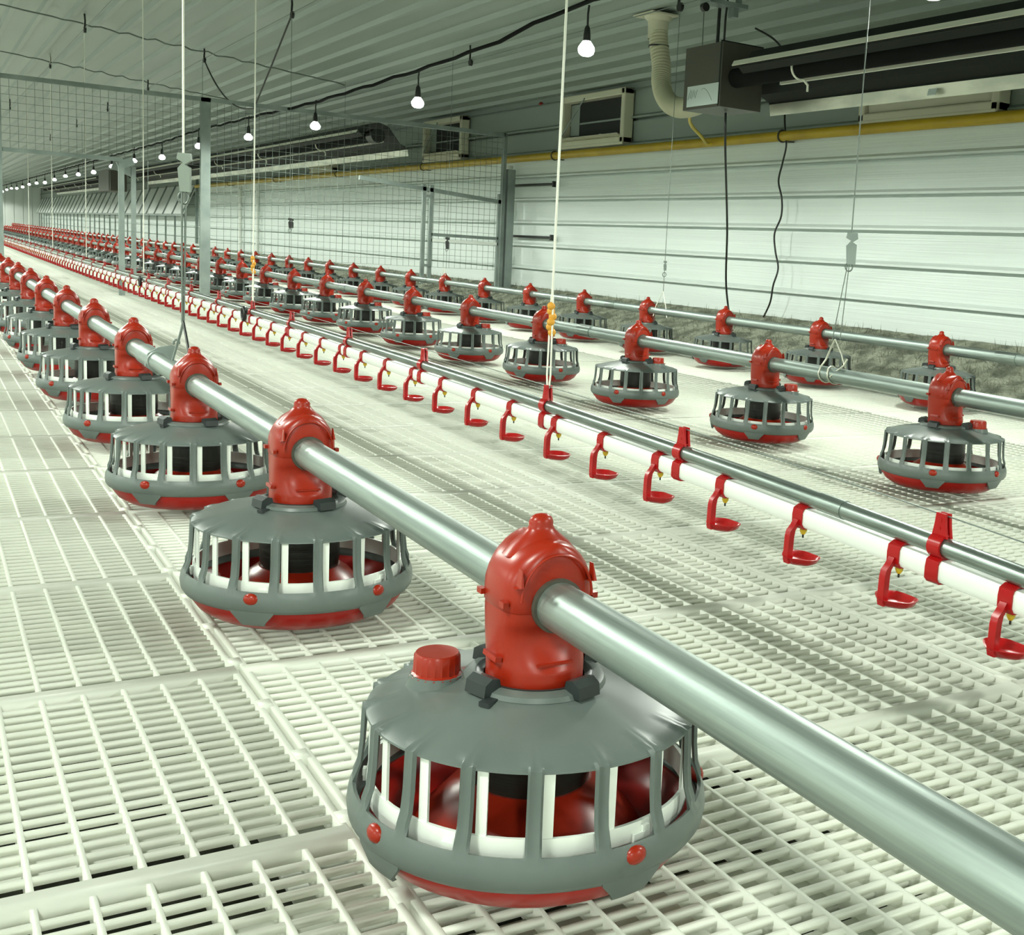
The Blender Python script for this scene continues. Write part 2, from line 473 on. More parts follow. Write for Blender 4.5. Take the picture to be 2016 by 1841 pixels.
    for sx in (-1, 1):
        sd.box((sx*.0430, -.022, .2515), (.005, .009, .005)); sd.box((sx*.0430, .024, .2515), (.005, .009, .005))
        sd.loft([[(sx*.030, -.0355, .268), (sx*.030, -.0300, .268), (sx*.039, -.0300, .268), (sx*.039, -.0355, .268)], [(sx*.0335, -.040, .2690), (sx*.0335, -.030, .2690), (sx*.0360, -.030, .2690), (sx*.0360, -.040, .2690)], [(sx*.0335, -.0362, .2840), (sx*.0335, -.0300, .2840), (sx*.0340, -.0300, .2840), (sx*.0340, -.0362, .2840)]])
    # raised face ring around the pipe
    for yy in (-.0366, ):
        pts = [(.0335*math.cos(t), yy, .2555 + .0385*math.sin(t)) for t in [PI*i/20 for i in range(21)]]
        sd.tube(pts, .0012, 8)
    sdo = sd.build('pipe_saddle', RED, root, 38)
    MB().lathe([(.0330, .2880), (.0250, .2975), (.0175, .3040), (.0125, .3085), (.0106, .3120), (.0108, .3155), (.0090, .3195), (.0052, .3220), (1e-4, .3228)], 24, sx=1.05, sy=.75).build('top_eye', RED, sdo, 40)
    MB().tube([(0, -.0355, PZ), (0, -.0405, PZ)], .0238, 28).build('pipe_seal', BOXM, root, 40)
    cap = MB()
    prof = [(.0235, .1790), (.0235, .1815), (.0205, .1840), (.0198, .1990), (.0185, .2012), (1e-4, .2016)]
    vs = []
    n = 40
    for k in range(n):
        a = 2*PI*k/n; kk = .0005 if k % 2 else -.0005
        for r, z in prof: vs.append(((r + (kk if .18 < z < .2 and r > .01 else 0))*math.cos(a), (r + (kk if .18 < z < .2 and r > .01 else 0))*math.sin(a), z))
    m = len(prof); cap.add(vs, [(k*m+i, ((k+1) % n)*m+i, ((k+1) % n)*m+i+1, k*m+i+1) for k in range(n) for i in range(m-1)])
    cap.box((.0235, 0, .1805), (.012, .010, .002))
    cp_ = cap.build('filler_cap', RED, root, 35, loc=(-.0745, .043, -.008))
    nk = MB().lathe([(.0285, .1610), (.0250, .1725), (.0235, .1785), (1e-4, .1785)], 32).build('filler_neck', GREY, root, 40, loc=(-.0745, .043, -.004))
    return root
F0 = make_feeder()
BAND = shutter(False).mesh('shutter_ring', WPLA, 35)
def make_far_feeder():
    root = thing('pan_feeder', '', 'feeder', (0,0,0))
    MB().lathe([(1e-4, .021), (.10, .020), (.138, .035), (.1505, .058), (.13, .045), (1e-4, .04)], 20).build('pan', REDD, root, 40)
    g = MB().lathe([(.050, .179), (.062, .178), (.085, .1675), (.1395, .1495), (.1445, .1455)], 28)
    g.lathe([(.1480, .098), (.1592, .069), (.1505, .0545), (.145, .07)], 28, close=True)
    for k in range(NW):
        a = k*2*PI/NW; R = Matrix.Rotation(a, 3, 'Z'); g.box(R @ Vector((.1460, 0, .1225)), (.004, .018, .052), R)
    g.build('grill', GREY, root, 40)
    MB().lathe([(.1435, .076), (.1435, .1020)], 28).build('shutter_ring', WPLA, root, 40)
    MB().lathe([(.048, .172), (.053, .10), (.10, .031)], 18).build('feed_drum', DRUM, root, 40)
    def ring(z, hx, hf, hb, e): return [(x, y, z) for x, y in superellipse(hx, hf, hb, e, 14)]
    rings = [ring(*q) for q in ((.170, .0435, .0435, .0435, 2), (.192, .043, .042, .042, 2.1), (.216, .0415, .0255, .041, 2.8), (.235, .0422, .0345, .0385, 3.6), (.257, .044, .036, .0385, 3.8), (.285, .036, .034, .036, 3.2), (.301, .012, .026, .028, 3), (.312, .010, .009, .009, 2.2), (.322, .005, .005, .005, 2.))]
    MB().loft(rings).build('pipe_saddle', RED, root, 40)
    return root
FF = make_far_feeder()

row_names = ['near feed pipe', 'middle feed pipe', 'wall side feed pipe']
counts = [11, 48, 70]
tilt = random.Random(3)
first_used = False; far_used = False
for ri, (X, Y0) in enumerate(ROWS):
    for n in range(counts[ri]):
        y = Y0 + S*n; near = (y < 15)
        capped = (ri == 0 and n == 0) or (ri == 1) 
        if ri == 0 and n == 0: lab = 'pan feeder with round red filler cap, closest to camera on near feed pipe'
        elif ri == 0 and n == 1: lab = 'large capless pan feeder directly behind the closest capped one on near feed pipe'
        elif n == 0: lab = 'pan feeder nearest the right edge of photo on %s' % row_names[ri]
        elif ri == 2 and n == counts[2]-1: lab = 'farthest tiny pan feeder on the wall side feed pipe'
        else: lab = 'grey and red pan feeder, %s from %s on %s' % (ordn(n+1), 'camera' if ri == 0 else 'right edge', row_names[ri])
        grp = ('pan feeders on the ' + row_names[ri])
        rz = {0: math.radians(-6 + (0 if n == 0 else 12.9)), 1: math.radians(180+34), 2: math.radians(200)}[ri]
        src = F0 if near else FF
        if ri == 0: rz = math.radians(0)
        o = dup(src, (X, y, 0), 0, lab, grp, skip=() if capped or not near else ('filler_cap', 'filler_neck'))
        # the pan assembly is turned on its collar by a different amount in each row; the saddle stays square to the pipe
        spin = {0: math.radians(12.0 if n == 0 else -32.8 - 5*(n-1)), 1: math.radians(-48 + 8*math.sin(n*1.7)), 2: math.radians(40*n % 360)}[ri]
        for ch in o.children:
            b = ch.name.split('.')[0]
            if b in ('pan', 'grill', 'shutter_ring', 'feed_cone'): ch.rotation_euler.z = spin
            if b == 'shutter_ring' and near and ri > 0: ch.data = BAND; ch.location.z = -.004
            if b in ('filler_cap', 'filler_neck') and ri == 1:
                zz = ch.location.z; ch.location = (.053, -.060, zz)
        if near:
            o.rotation_euler = (tilt.uniform(-.02, .02), 0, 0) if not (ri == 0 and n < 2) else (0, 0, 0)
def kill(root):
    for ch in list(root.children):
        for g in list(ch.children): bpy.data.objects.remove(g)
        bpy.data.objects.remove(ch)
    bpy.data.objects.remove(root)
kill(F0); kill(FF)

# ------------------------------------------------------------------ feed pipes
joint = [[], [3.92 + 3*i for i in range(4)], [2.985, 5.985, 8.985]]
for ri, (X, Y0) in enumerate(ROWS):
    p = thing('feed_pipe', ['long galvanised feed pipe through the near pan feeders, running out bottom right', 'galvanised feed pipe through the middle row of pan feeders', 'thin looking galvanised feed pipe in front of the ribbed wall'][ri], 'pipe', (X, 0, PZ))
    ya = (.25, -.5, 1.0)[ri]
    ye = Y0 + S*counts[ri] - .3 if ri else 14
    MB().tube([(0, ya, 0), (0, ye, 0)], PR, 40).build('tube', GALV, p, 40)
    for yj in joint[ri]:
        MB().tube([(0, yj-.05, 0), (0, yj+.05, 0)], PR+.0025, 32).build('coupling', STEEL, p, 40)
# clamp bracket on the near pipe
b = thing('pipe_bracket', 'grey metal clamp plate with small hooks around the near feed pipe', 'bracket', (ROWS[0][0], 2.80, PZ))
mb = MB().tube([(0, -.02, 0), (0, .16, 0)], PR+.003, 32); mb.build('sleeve', FRAME, b, 40)
pl = MB()
out = [(-.026, -.012), (-.020, .018), (.0, .030), (.030, .036), (.040, .032), (.034, .010), (.026, -.024), (.0, -.032)]
for yy in (0,):
    n = len(out); vs = [(x, -.004, z) for x, z in out] + [(x, .004, z) for x, z in out]
    pl.add(vs, [tuple(range(n)), tuple(range(2*n-1, n-1, -1))] + [(i, i+n, (i+1) % n + n, (i+1) % n) for i in range(n)])
pl.build('plate', FRAME, b)
MB().tube([(.040 + .006*math.cos(t), 0, .042 + .006*math.sin(t)) for t in [-.6 + i*.5 for i in range(10)]], .0026, 8).build('hook', WIRE, b, 60)

# ------------------------------------------------------------------ hanging gear
def wire(name, label, pts, r, m, cat, group=None, n=8):
    o = MB().tube(pts, r, n).build(name, m, smooth=60); return tag(o, label, cat, group)
def adjuster(label, x, y, z, m, sc=1.):
    a = thing('cord_adjuster', label, 'hook', (x, y, z))
    mb = MB(); pr = [(-.006, -.035), (.014, -.035), (.014, .012), (.004, .018), (.016, .026), (.014, .040), (-.010, .040), (-.012, .028), (.000, .022), (-.010, .010)]
    pr = [(u*sc, v*sc) for u, v in pr]
    n = len(pr); R = Matrix.Rotation(math.radians(-30), 3, 'Z')
    vs = [R @ Vector((u, -.005, v)) for u, v in pr] + [R @ Vector((u, .005, v)) for u, v in pr]
    mb.add(vs, [tuple(range(n)), tuple(range(2*n-1, n-1, -1))] + [(i, i+n, (i+1) % n + n, (i+1) % n) for i in range(n)])
    mb.build('body', m, a)
    pts = [R @ Vector((.0 + .010*math.cos(t), 0, -.035 - .012 + .012*math.sin(t))) for t in [2*PI*i/14 for i in range(14)]]
    MB().tube(pts, .002, 6, closed=True).build('ring', WIRE, a, 60)
    return a
X1 = ROWS[0][0]; X2 = ROWS[1][0]; X3 = ROWS[2][0]
ADJ = mat('dull green steel', (.22, .26, .22), .5, .2)
# near row: adjuster and V hanger behind the third feeder
wire('hoist_line', 'pale vertical cord above the green metal adjuster over the near feed pipe', [(X1, 2.50, .69), (X1, 2.52, zc(X1))], .0022, ROPE, 'cord')
adjuster('dull green metal cord adjuster hanging high above the near feed pipe', X1, 2.50, .655, ADJ)
h = thing('wire_hanger', 'dark double wire ending in an inverted V that carries the near feed pipe', 'hanger', (X1, 2.50, PZ))
MB().tube([(-.003, 0, .37), (-.002, 0, .11)], .0020, 8).build('strand', WIRE, h, 60); MB().tube([(.005, 0, .37), (.001, 0, .11)], .0018, 8).build('strand', WIRE, h, 60)
MB().tube([(0, 0, .112), (0, .03, .085), (0, .13, .012), (0, .145, -.022)], .0028, 8).build('leg', FRAME, h, 60)
MB().tube([(0, 0, .112), (0, -.03, .085), (0, -.10, .012), (0, -.12, -.022)], .0028, 8).build('leg', BLACK, h, 60)
# middle row
wire('hoist_line', 'thin dark cord from ceiling to grey adjuster above middle feed pipe at right', [(X2, 2.45, .64), (X2, 2.46, zc(X2))], .0017, WIRE, 'cord')
adjuster('small grey cord adjuster hung before the white wall above middle feed pipe', X2, 2.45, .60, FRAME, 1.15)
h = thing('wire_hanger', 'bright bent wire hanger coiled around the middle feed pipe at right', 'hanger', (X2, 2.47, PZ))
for dy in (-.004, .012): MB().tube([(0, dy*.3-.02, .325), (0, dy*2, .10)], .0013, 6).build('strand', WIRE, h, 60)
MB().tube([(0, .012, .10), (0, .022, .085), (0, .045, .04), (-.012, .05, .02), (-.024, .045, 0)] + [(-.024*math.cos(t), .045 - t*.006, -.024*math.sin(t)) for t in [i*.5 for i in range(1, 20)]], .0026, 8).build('coil', ALU, h, 60)
MB().tube([(0, .012, .10), (0, -.02, .06), (0, -.032, .035)], .0022, 8).build('leg', ALU, h, 60)
MB().tube([(0, -.045, .05), (-.004, -.035, .03), (-.016, -.012, .008), (-.024, -.005, -.004)], .0026, 8).build('leg', ALU, h, 60)
for y, zt in ((8.17, None), (11.04, None), (13.9, None), (16.8, None), (19.7, None)):
    i = {8.17: 'before the gate mesh', 11.04: 'beside the tall partition post', 13.9: 'behind the left partition posts', 16.8: 'far back at left', 19.7: 'farthest back at left'}[y]
    wire('hoist_line', 'thin grey winch cord to the middle feed pipe %s' % i, [(X2, y, .30), (X2, y+.02, zc(X2)-.12)], .0018, WIRE, 'cord')
adjuster('small dark hook on a cord above the middle feed pipe before the gate mesh', X2, 8.17, .62, BLACK, .9)
# wall row
wire('hoist_line', 'thin grey cord to wall side feed pipe, right of the white rope', [(X3, 5.43, .36), (X3, 5.43, zc(X3))], .0017, WIRE, 'cord')
adjuster('tiny dark hook on a cord before the white wall above wall side pipe', X3, 5.43, .50, WIRE, .7)
wire('hoist_line', 'thin grey cord passing the second air inlet down to wall side feed pipe', [(X3, 8.57, .36), (X3, 8.57, zc(X3))], .0018, WIRE, 'cord')
adjuster('black hook on a cord in front of the gate mesh', X3, 8.57, .55, BLACK, 1.2)
wire('hoist_line', 'thin grey cord to wall side pipe seen through the big mesh', [(X3, 11.2, .30), (X3, 11.2, zc(X3))], .0016, WIRE, 'cord')
adjuster('dark hook on a cord seen through the big mesh panel', X3, 13.0, .66, BLACK, 1.3)
for y, lab in ((5.43, 'small wire loop over the wall side feed pipe right of white rope'), (8.60, 'pale wire loop over the wall side feed pipe before the gate')):
    wire('wire_loop', lab, [(X3-.012, y+.07, PZ-.03), (X3-.01, y+.05, PZ+.03), (X3, y, PZ+.11), (X3-.01, y-.05, PZ+.03), (X3-.012, y-.07, PZ-.03)], .0024, ROPE, 'hanger')

# ------------------------------------------------------------------ drinker line
def line_pts(off, y0, y1, n):
    return [(XD, y, dz(y)+off) for y in [y0 + (y1-y0)*(i/n)**1.8 for i in range(n+1)]]
t_ = MB().tube(line_pts(.114, .2, 22.2, 60), .0140, 24).build('drinker_tube', STEEL, smooth=40)
tag(t_, 'grey steel support tube running above the white water pipe', 'pipe')
jj = MB().tube([(XD, y, dz(y)+.114) for y in (1.34, 1.40)], .0152, 24).build('coupling', STEEL, t_, 40)
wp = MB(); sec = [(.0136*a, .0155*b_) for a, b_ in ((1, .6), (.7, 1), (-.7, 1), (-1, .6), (-1, -.6), (-.7, -1), (.7, -1), (1, -.6))]
wp.loft([[(p[0]+a, p[1], p[2]+b_) for a, b_ in sec] for p in line_pts(.080, .2, 22.2, 60)])
tag(wp.build('water_pipe', WPLA, smooth=50), 'white square water pipe carrying the red nipple drinkers', 'pipe')
tag(MB().tube(line_pts(.159, .2, 22.2, 60), .0011, 6).build('guard_wire', WIRE, smooth=60), 'thin dark wire strung along the tops of the red hanger clips', 'wire')

def saddle_path(ax, az, top, bot):
    return [(.006, top), (-.006, top), (-ax, top-.006), (-ax, bot+.005), (-.006, bot-.001), (.002, bot-.001)]
def make_drinker():
    root = thing('nipple_drinker', '', 'drinker')      # origin: lowest point of the cup below the pipe axis
    MB().strip([(.013, .0925), (.012, .0975), (-.004, .0985), (-.0135, .0935), (-.0150, .083), (-.0145, .069), (-.010, .0625), (.008, .0620)], .024, .0028).build('saddle_clip', REDC, root, 50)
    st = MB()
    st.loft([[(x0+u*.5*w_, yy, z_) for u, yy in ((-1, -.006), (1, -.006), (1, .006), (-1, .006))] for x0, z_, w_ in ((-.0155, .077, .005), (-.020, .067, .008), (-.0265, .059, .010), (-.0285, .048, .0105), (-.0290, .020, .0105), (-.0285, .010, .011), (-.026, .004, .012))])
    st.build('stem', REDC, root, 40)
    cup = MB()
    vs = []; n = 32
    prof = [(0., .0000), (.55, .0010), (.85, .0060), (1., .0145), (.93, .0150), (.75, .0085), (.45, .0045), (0., .0040)]
    for k in range(n):
        a = 2*PI*k/n; px = 1 - .12*math.cos(3*a)
        for r, z_ in prof: vs.append((r*.030*px*math.cos(a)-.002, r*.034*(1-.06*math.cos(2*a))*math.sin(a), z_))
    m = len(prof); cup.add(vs, [(k*m+i, ((k+1) % n)*m+i, ((k+1) % n)*m+i+1, k*m+i+1) for k in range(n) for i in range(m-1)])
    cup.build('cup', REDC, root, 60)
    nip = MB().lathe([(.0060, .0630), (.0062, .0560), (.0048, .0530), (.0030, .0500), (.0001, .0500)], 14).build('nipple', YELL, root, 40)
    MB().lathe([(.0016, .0505), (.0016, .0440), (.0001, .0440)], 8).build('pin', BLACK, nip, 40)
    return root
D0 = make_drinker()
ys = [1.00, 1.212, 1.437, 1.659, 1.878]
ys = [1.0, 1.213, 1.438, 1.660, 1.880, 2.098, 2.313, 2.55, 2.767]
while ys[-1] < 21.3: ys.append(ys[-1] + .2265)
for i, y in enumerate(ys):
    lab = 'red nipple drinker cup on the white water pipe, cut by the right edge of photo' if i == 0 else 'red nipple drinker cup on the white water pipe, %s from the right' % ordn(i+1)
    dup(D0, (XD, y, dz(y)), 0, lab, 'nipple drinkers on the water pipe')
kill(D0)
def make_clip():
    root = thing('hanger_clip', '', 'clip')
    arc = [(.0165*math.cos(t), .114 + .0165*math.sin(t)) for t in [math.radians(a) for a in range(80, 291, 15)]]
    MB().strip(arc + [(.006, .0985), (.011, .097), (.017, .096), (.020, .092)], .024, .0030).build('clamp', REDC, root, 50)
    MB().strip([(.012, .0985), (-.004, .0988), (-.0135, .0935), (-.0150, .083), (-.0148, .067), (-.010, .0620), (.004, .0615)], .024, .0030).build('saddle', REDC, root, 50)
    wd = MB()
    for sx in (-1, 1):
        wd.loft([[(sx*.0045-.0022, -w_, z_), (sx*.0045+.0022, -w_, z_), (sx*.0045+.0022, w_, z_), (sx*.0045-.0022, w_, z_)] for z_, w_ in ((.127, .0145), (.130, .0135), (.145, .0105), (.162, .0085))])
    wd.tube([(-.0075, 0, .152), (.0075, 0, .152)], .0035, 10); wd.tube([(-.0075, 0, .140), (.0075, 0, .140)], .0022, 8)
    wd.build('wedge', REDC, root, 40)
    return root
K0 = make_clip()
cy = [1.135, 1.806, 2.376, 3.155, 3.84, 4.55, 5.17]
while cy[-1] < 21: cy.append(cy[-1] + .66)
for i, y in enumerate(cy):
    dup(K0, (XD, y, dz(y)), 0, 'upright red hanger clip joining steel tube to water pipe, %s from the right' % ordn(i+1), 'red hanger clips on the drinker line')
kill(K0)
for i, (y, lab) in enumerate(((5.24, 'black ring fitting on the drinker line below the left white rope'), (8.0, 'small black ring fitting on the drinker line near partition posts'))):
    pts = [(XD-.022, y+.022*math.cos(t), dz(y)+.100+.026*math.sin(t)) for t in [2*PI*k/20 for k in range(20)]]
    tag(MB().tube(pts, .008, 8, closed=True).build('ring_fitting', BLACK, smooth=60), lab, 'fitting')
rope_y = [2.376, 5.17, 8.0, 10.9, 13.7, 16.6]
rl = ['white rope hanging right of centre down to the drinker line', 'white rope hanging left of centre down to the drinker line', 'white rope to the drinker line at left of the tall partition post', 'distant white rope beside the left partition posts', 'distant white rope far left', 'farthest white rope over the drinker line at left']
for i, y in enumerate(rope_y):
    zb = dz(y)+.165
    r = thing('suspension_rope', rl[i], 'rope', (XD, y, zb))
    MB().tube([(0, 0, .20), (0, -.01, zc(XD)-zb)], .0030, 8).build('cord', ROPE, r, 60)
    for dx in (-.009, .009): MB().tube([(0, dx*.5, .20), (0, dx, .02), (0, dx*.5, -.01)], .0022, 8).build('strand', ROPE, r, 60)
    if i in (0, 1):
        k = MB()
        for j in range(6): k.sphere((.003*math.cos(j*2), .003*math.sin(j*2), .118+.012*j), .0095, 10)
        k.build('knot', ORNG, r, 60)

# ------------------------------------------------------------------ lamps on a sagging cable
XLAMP = 2.6
ly = [2.66, 4.84, 6.96, 9.12, 11.24, 13.46, 15.65]; lz = [1.393, 1.465, 1.385, 1.375, 1.40, 1.42, 1.385]
while ly[-1] < 55: ly.append(ly[-1] + 2.16); lz.append(1.40 + .02*math.sin(len(ly)*1.7))
def cab(y):
    zz = [(-2.5, 1.62), (2.66, 1.57), (3.8, 1.655), (4.9, 1.668), (6.18, 1.595), (6.96, 1.575), (8.28, 1.56), (9.12, 1.55), (11.24, 1.57), (13.46, 1.585), (15.65, 1.565), (60, 1.57)]
    for (a, za), (b_, zb) in zip(zz, zz[1:]):
        if a <= y <= b_: 
            t = (y-a)/(b_-a); return za + (zb-za)*(t*t*(3-2*t))
    return 1.57
tag(MB().tube([(XLAMP, -2 + i*.2, cab(-2+i*.2) + .006*math.sin(i*1.9)) for i in range(0, 290)], .0105, 8).build('lamp_cable', CABLE, smooth=60), 'thick black sagging cable that carries the row of lit bulbs', 'cable')
def make_lamp():
    root = thing('hanging_bulb', '', 'lamp')       # origin: centre of the bulb
    MB().tube([(.004, 0, .19), (0, 0, .15), (.002, .002, .10), (0, 0, .075)], .0050, 8).build('cord', BLACK, root, 60)
    MB().lathe([(.007, .100), (.013, .088), (.0165, .060), (.0175, .030), (.001, .028)], 16).build('socket', BLACK, root, 40)
    MB().lathe([(.016, .032), (.026, .020), (.037, .004), (.038, -.008), (.033, -.022), (.020, -.031), (1e-4, -.034)], 24).build('bulb', BULB, root, 60)
    return root
L0 = make_lamp()
def light(x, y, z, p):
    L = bpy.data.lights.new('lamp and fill light', 'SPOT'); L.energy = p; L.color = (.935, 1., .895); L.spot_size = math.radians(171); L.spot_blend = .22; L.shadow_soft_size = .11
    o = bpy.data.objects.new('lamp and fill light', L); C.objects.link(o); o.location = (x, y, z)
POW = 86.
for i, (y, z) in enumerate(zip(ly, lz)):
    lab = 'lit white bulb at the top right edge of the photo, closest on the cable' if i == 0 else 'lit white bulb on black cord, %s from the right along the sagging cable' % ordn(i+1)
    o = dup(L0, (XLAMP, y, z), 0, lab, 'bulbs on the sagging cable')
    for ch in o.children:
        if ch.name.startswith('cord'): ch.scale = (1, 1, 1); 
    # bring the cord top up to the cable
    cz = cab(y) - z
    for ch in o.children:
        if ch.name.startswith('cord') or ch.name.startswith('socket'):
            pass
    o.children[0].scale.z = cz/.19
    light(XLAMP, y, z-.045, POW)
kill(L0)
light(XLAMP, .5, 1.40, POW); light(XLAMP, -1.6, 1.40, POW)
for xr in (-.53, -3.67, -6.8):  # unseen rows of bare lights, added to spread the hall light evenly
    for k in range(27): light(xr, -1.6 + 2.16*k, 1.40, POW)

# ------------------------------------------------------------------ ceiling gear
for X, y0, y1, lab in ((X2, 2.0, 52., 'thin straight winch wire with pulleys under the ceiling above the middle row'), (XD, 6., 52., 'thin winch wire under the ceiling at the top left corner'), (X3, 3., 50., 'thin winch wire under the ceiling near the wall')):
    wire('winch_wire', lab, [(X, y0, zc(X)-.115), (X, y1, zc(X)-.115)], .0028, WIRE, 'wire')
def pulley(label, x, y):
    z = zc(x)
    p = thing('pulley', label, 'pulley', (x, y, z-.115))
    MB().tube([(0, 0, .118), (.004, 0, .06), (0, 0, .0)], .007, 8).build('strap', BLACK, p, 60)
    MB().tube([(-.009, -.02, -.012), (.009, -.02, -.012)], .024, 16).build('wheel', BLACK, p, 40)
for x, y, lab in ((X2, 8.2, 'dark pulley under the ceiling, nearest of those over the middle row'), (X2, 11.0, 'dark pulley under the ceiling where slack black cord starts'), (X2, 13.9, 'dark pulley under the ceiling beyond the chain of the middle row'), (XD, 10.85, 'dark pulley at the top left on the nearer chain'), (XD, 13.7, 'dark pulley at the top left on the farther chain'), (XD, 19.5, 'tiny dark pulley far back at left'), (X2, 17., 'small dark pulley above the mesh at left'), (X2, 20.4, 'smaller dark pulley farther back above the mesh'), (X2, 24.5, 'very small dark pulley far along the ceiling wire'), (X3, 8.25, 'dark pulley beside the black lamp cable'), (X3, 5.45, 'dark pulley by the hose collar near the heater')):
    pulley(lab, x, y)
def chain(y, x0, x1, lab, n):
    pts = []
    for i in range(n+1):
        x = x0 + (x1-x0)*i/n; pts.append((x, y, zc(x) - .05 - .012*abs(math.sin(i*1.05)) - .006*math.sin(i*2.3)))
    wire('ceiling_chain', lab, pts, .0065, WIRE, 'chain', n=6)
chain(11.0, .3, 3.4, 'dark kinked chain slung across the ceiling, nearer of the two', 44)
chain(13.9, .3, 3.0, 'pale kinked chain slung across the ceiling, farther of the two', 40)
wire('slack_cord', 'black cord sagging in a V between two ceiling pulleys', [(X2, 11.0, zc(X2)-.12)] + [(X2, 11.0 - 1.8*t, zc(X2)-.12 - .54*(1-(1-t)**2.0)) for t in [i/12 for i in range(1, 13)]] + [(X2, 8.7, 1.72), (X2, 8.2, zc(X2)-.13)], .0065, BLACK, 'cord')

# ------------------------------------------------------------------ radiant heaters
XH = 3.6
def hood(y0, y1):
    P = [(3.385, 1.478), (3.400, 1.512), (3.455, 1.465), (3.500, 1.575), (3.600, 1.600), (3.690, 1.570)]
    return MB().strip(P, y1-y0, .004, (y0+y1)/2)
def make_heater(label, yb, ye, box_at_far=True):
    # yb: burner-box end; ye: other end
    y0, y1 = min(yb, ye), max(yb, ye)
    h = thing('radiant_heater', label, 'heater', (0, 0, 0))
    hd = hood(y0, y1).build('hood', HOOD, h)
    lip = MB().strip([(3.386, 1.492), (3.398, 1.514), (3.404, 1.509)], y1-y0, .006, (y0+y1)/2); lip.build('front_lip', SILV, h)
    yx = y1 + .32 if yb > ye else y1; MB().strip([(3.876, 1.388), (3.887, 1.330)], yx-y0, .006, (y0+yx)/2).build('back_lip', ALU, h)
    MB().strip([(3.690, 1.570), (3.80, 1.430), (3.873, 1.397), (3.873, 1.388)], yx-y0, .004, (y0+yx)/2).build('back_wing', HOOD, h)
    tb = MB().tube([(3.56, y0-.02, 1.475), (3.56, y1+.2, 1.475)], .050, 24); tb.build('burner_tube', CABLE, h, 40)
    MB().box((3.655, (y0+y1)/2, 1.447), (.014, y1-y0-.1, .032)).build('bright_rail', SILV, h)
    y = yb - .32 if yb > ye else yb + .32
    while y0 < y < y1:
        pts = [(3.56 + .055*math.cos(t), y, 1.475 + .055*math.sin(t)) for t in [math.radians(a) for a in range(110, 300, 15)]] + [(3.61, y, 1.40), (3.61, y, 1.37)]
        MB().tube(pts, .006, 8).build('tube_clamp', SILV, h, 60); y += (-2.4 if yb > ye else 2.4)
    return h
h1 = make_heater('dark radiant tube heater with grey burner box hung at the top right', 4.80, -1.5)
bx = MB(); bx.box((XH, 5.175, 1.485), (.26, .34, .32)); bo = bx.build('burner_box', BOXM, h1)
bo2 = MB().box((XH, 5.02, 1.49), (.262, .012, .325)); bo2.build('end_plate', HOOD, bo)
st = MB().box((XH-.1315, 5.165, 1.392), (.002, .285, .105)); so = st.build('sticker', LABEL, bo)
ink = MB()
for k, (aa, ll) in enumerate(((.45, .055), (.40, .04), (.45, .05), (.35, .03), (.42, .045))): ink.box((XH-.1328, 5.285-.016*k, 1.402), (.001, .003, ll), Matrix.Rotation(aa, 3, 'X'))
pts = [(XH-.1328, 5.13+.055*math.cos(t), 1.392+.033*math.sin(t*1.5)) for t in [.6+PI*i/24 for i in range(25)]]
ink.tube(pts, .0012, 5)
ink.build('sticker_print', INK, so)
MB().box((3.855, 3.9, 1.352), (.004, .05, .03), Matrix.Rotation(.25, 3, 'Y')).build('small_tag', LABEL, h1)
MB().tube([(3.60, 5.36, 1.50), (3.60, 5.41, 1.50)], .028, 14).build('inlet_knob', BLACK, bo, 40)
for dy, r_ in ((.05, .009), (-.01, .006)): MB().tube([(XH-.02, 5.17+dy, 1.64), (XH-.02, 5.17+dy, 1.8), (XH-.01, 5.17+dy*1.2, zc(XH)-.02)], r_, 8).build('power_cord', BLACK, bo, 60)
MB().tube([(XH-.06, 5.30, 1.64), (XH-.06, 5.31, zc(XH))], .003, 6).build('hanger_wire', WIRE, h1, 60)
wb = thing('ceiling_bracket', 'grey metal bracket hung from the ceiling above the heater box at top edge', 'bracket', (3.56, 5.15, 1.845))
MB().box((0, 0, .012), (.24, .09, .02)).build('plate', FRAME, wb); MB().tube([(-.12, -.012, -.02), (-.12, .012, -.02)], .022, 16).build('wheel', BLACK, wb, 40); MB().box((.06, 0, -.02), (.03, .05, .05)).build('lug', FRAME, wb)
for sx in (-.09, .09): MB().box((sx, 0, (.02 + zc(3.56+sx)-1.845)/2), (.02, .03, zc(3.56+sx)-1.845-.02)).build('strap', FRAME, wb)
h2 = make_heater('long dark radiant tube heater hanging beyond the mesh partition', 24.6, 10.6)
MB().tube([(3.56, 10.50, 1.475), (3.56, 10.66, 1.475)], .065, 20).build('tube_end', BLACK, h2, 40)
h3 = make_heater('distant radiant tube heater with grey box behind the left partition posts', 28.5, 42.)
MB().box((XH, 27.6, 1.42), (.34, 1.6, .42)).build('burner_box', BOXM, h3)
# flexible cream air hose with ceiling collar
hp = [(3.72, 6.05, zc(3.72)-.09), (3.72, 6.03, 1.78), (3.72, 5.99, 1.66), (3.70, 5.95, 1.56), (3.68, 5.88, 1.48), (3.66, 5.78, 1.42), (3.64, 5.66, 1.385), (3.62, 5.52, 1.375), (3.60, 5.36, 1.385), (3.60, 5.32, 1.39)]
def smooth_path(P, k=8):
    P = [Vector(p) for p in P]; out = []
    for i in range(len(P)-1):
        p0, p1, p2, p3 = P[max(i-1, 0)], P[i], P[i+1], P[min(i+2, len(P)-1)]
        for j in range(k):
            t = j/k; out.append(.5*((2*p1) + (p2-p0)*t + (2*p0-5*p1+4*p2-p3)*t*t + (3*p1-p0-3*p2+p3)*t**3))
    out.append(P[-1]); return out
sp = smooth_path(hp, 12)
fh = thing('air_hose', 'cream corrugated hose bending from ceiling collar to the heater box', 'hose', (0,0,0))
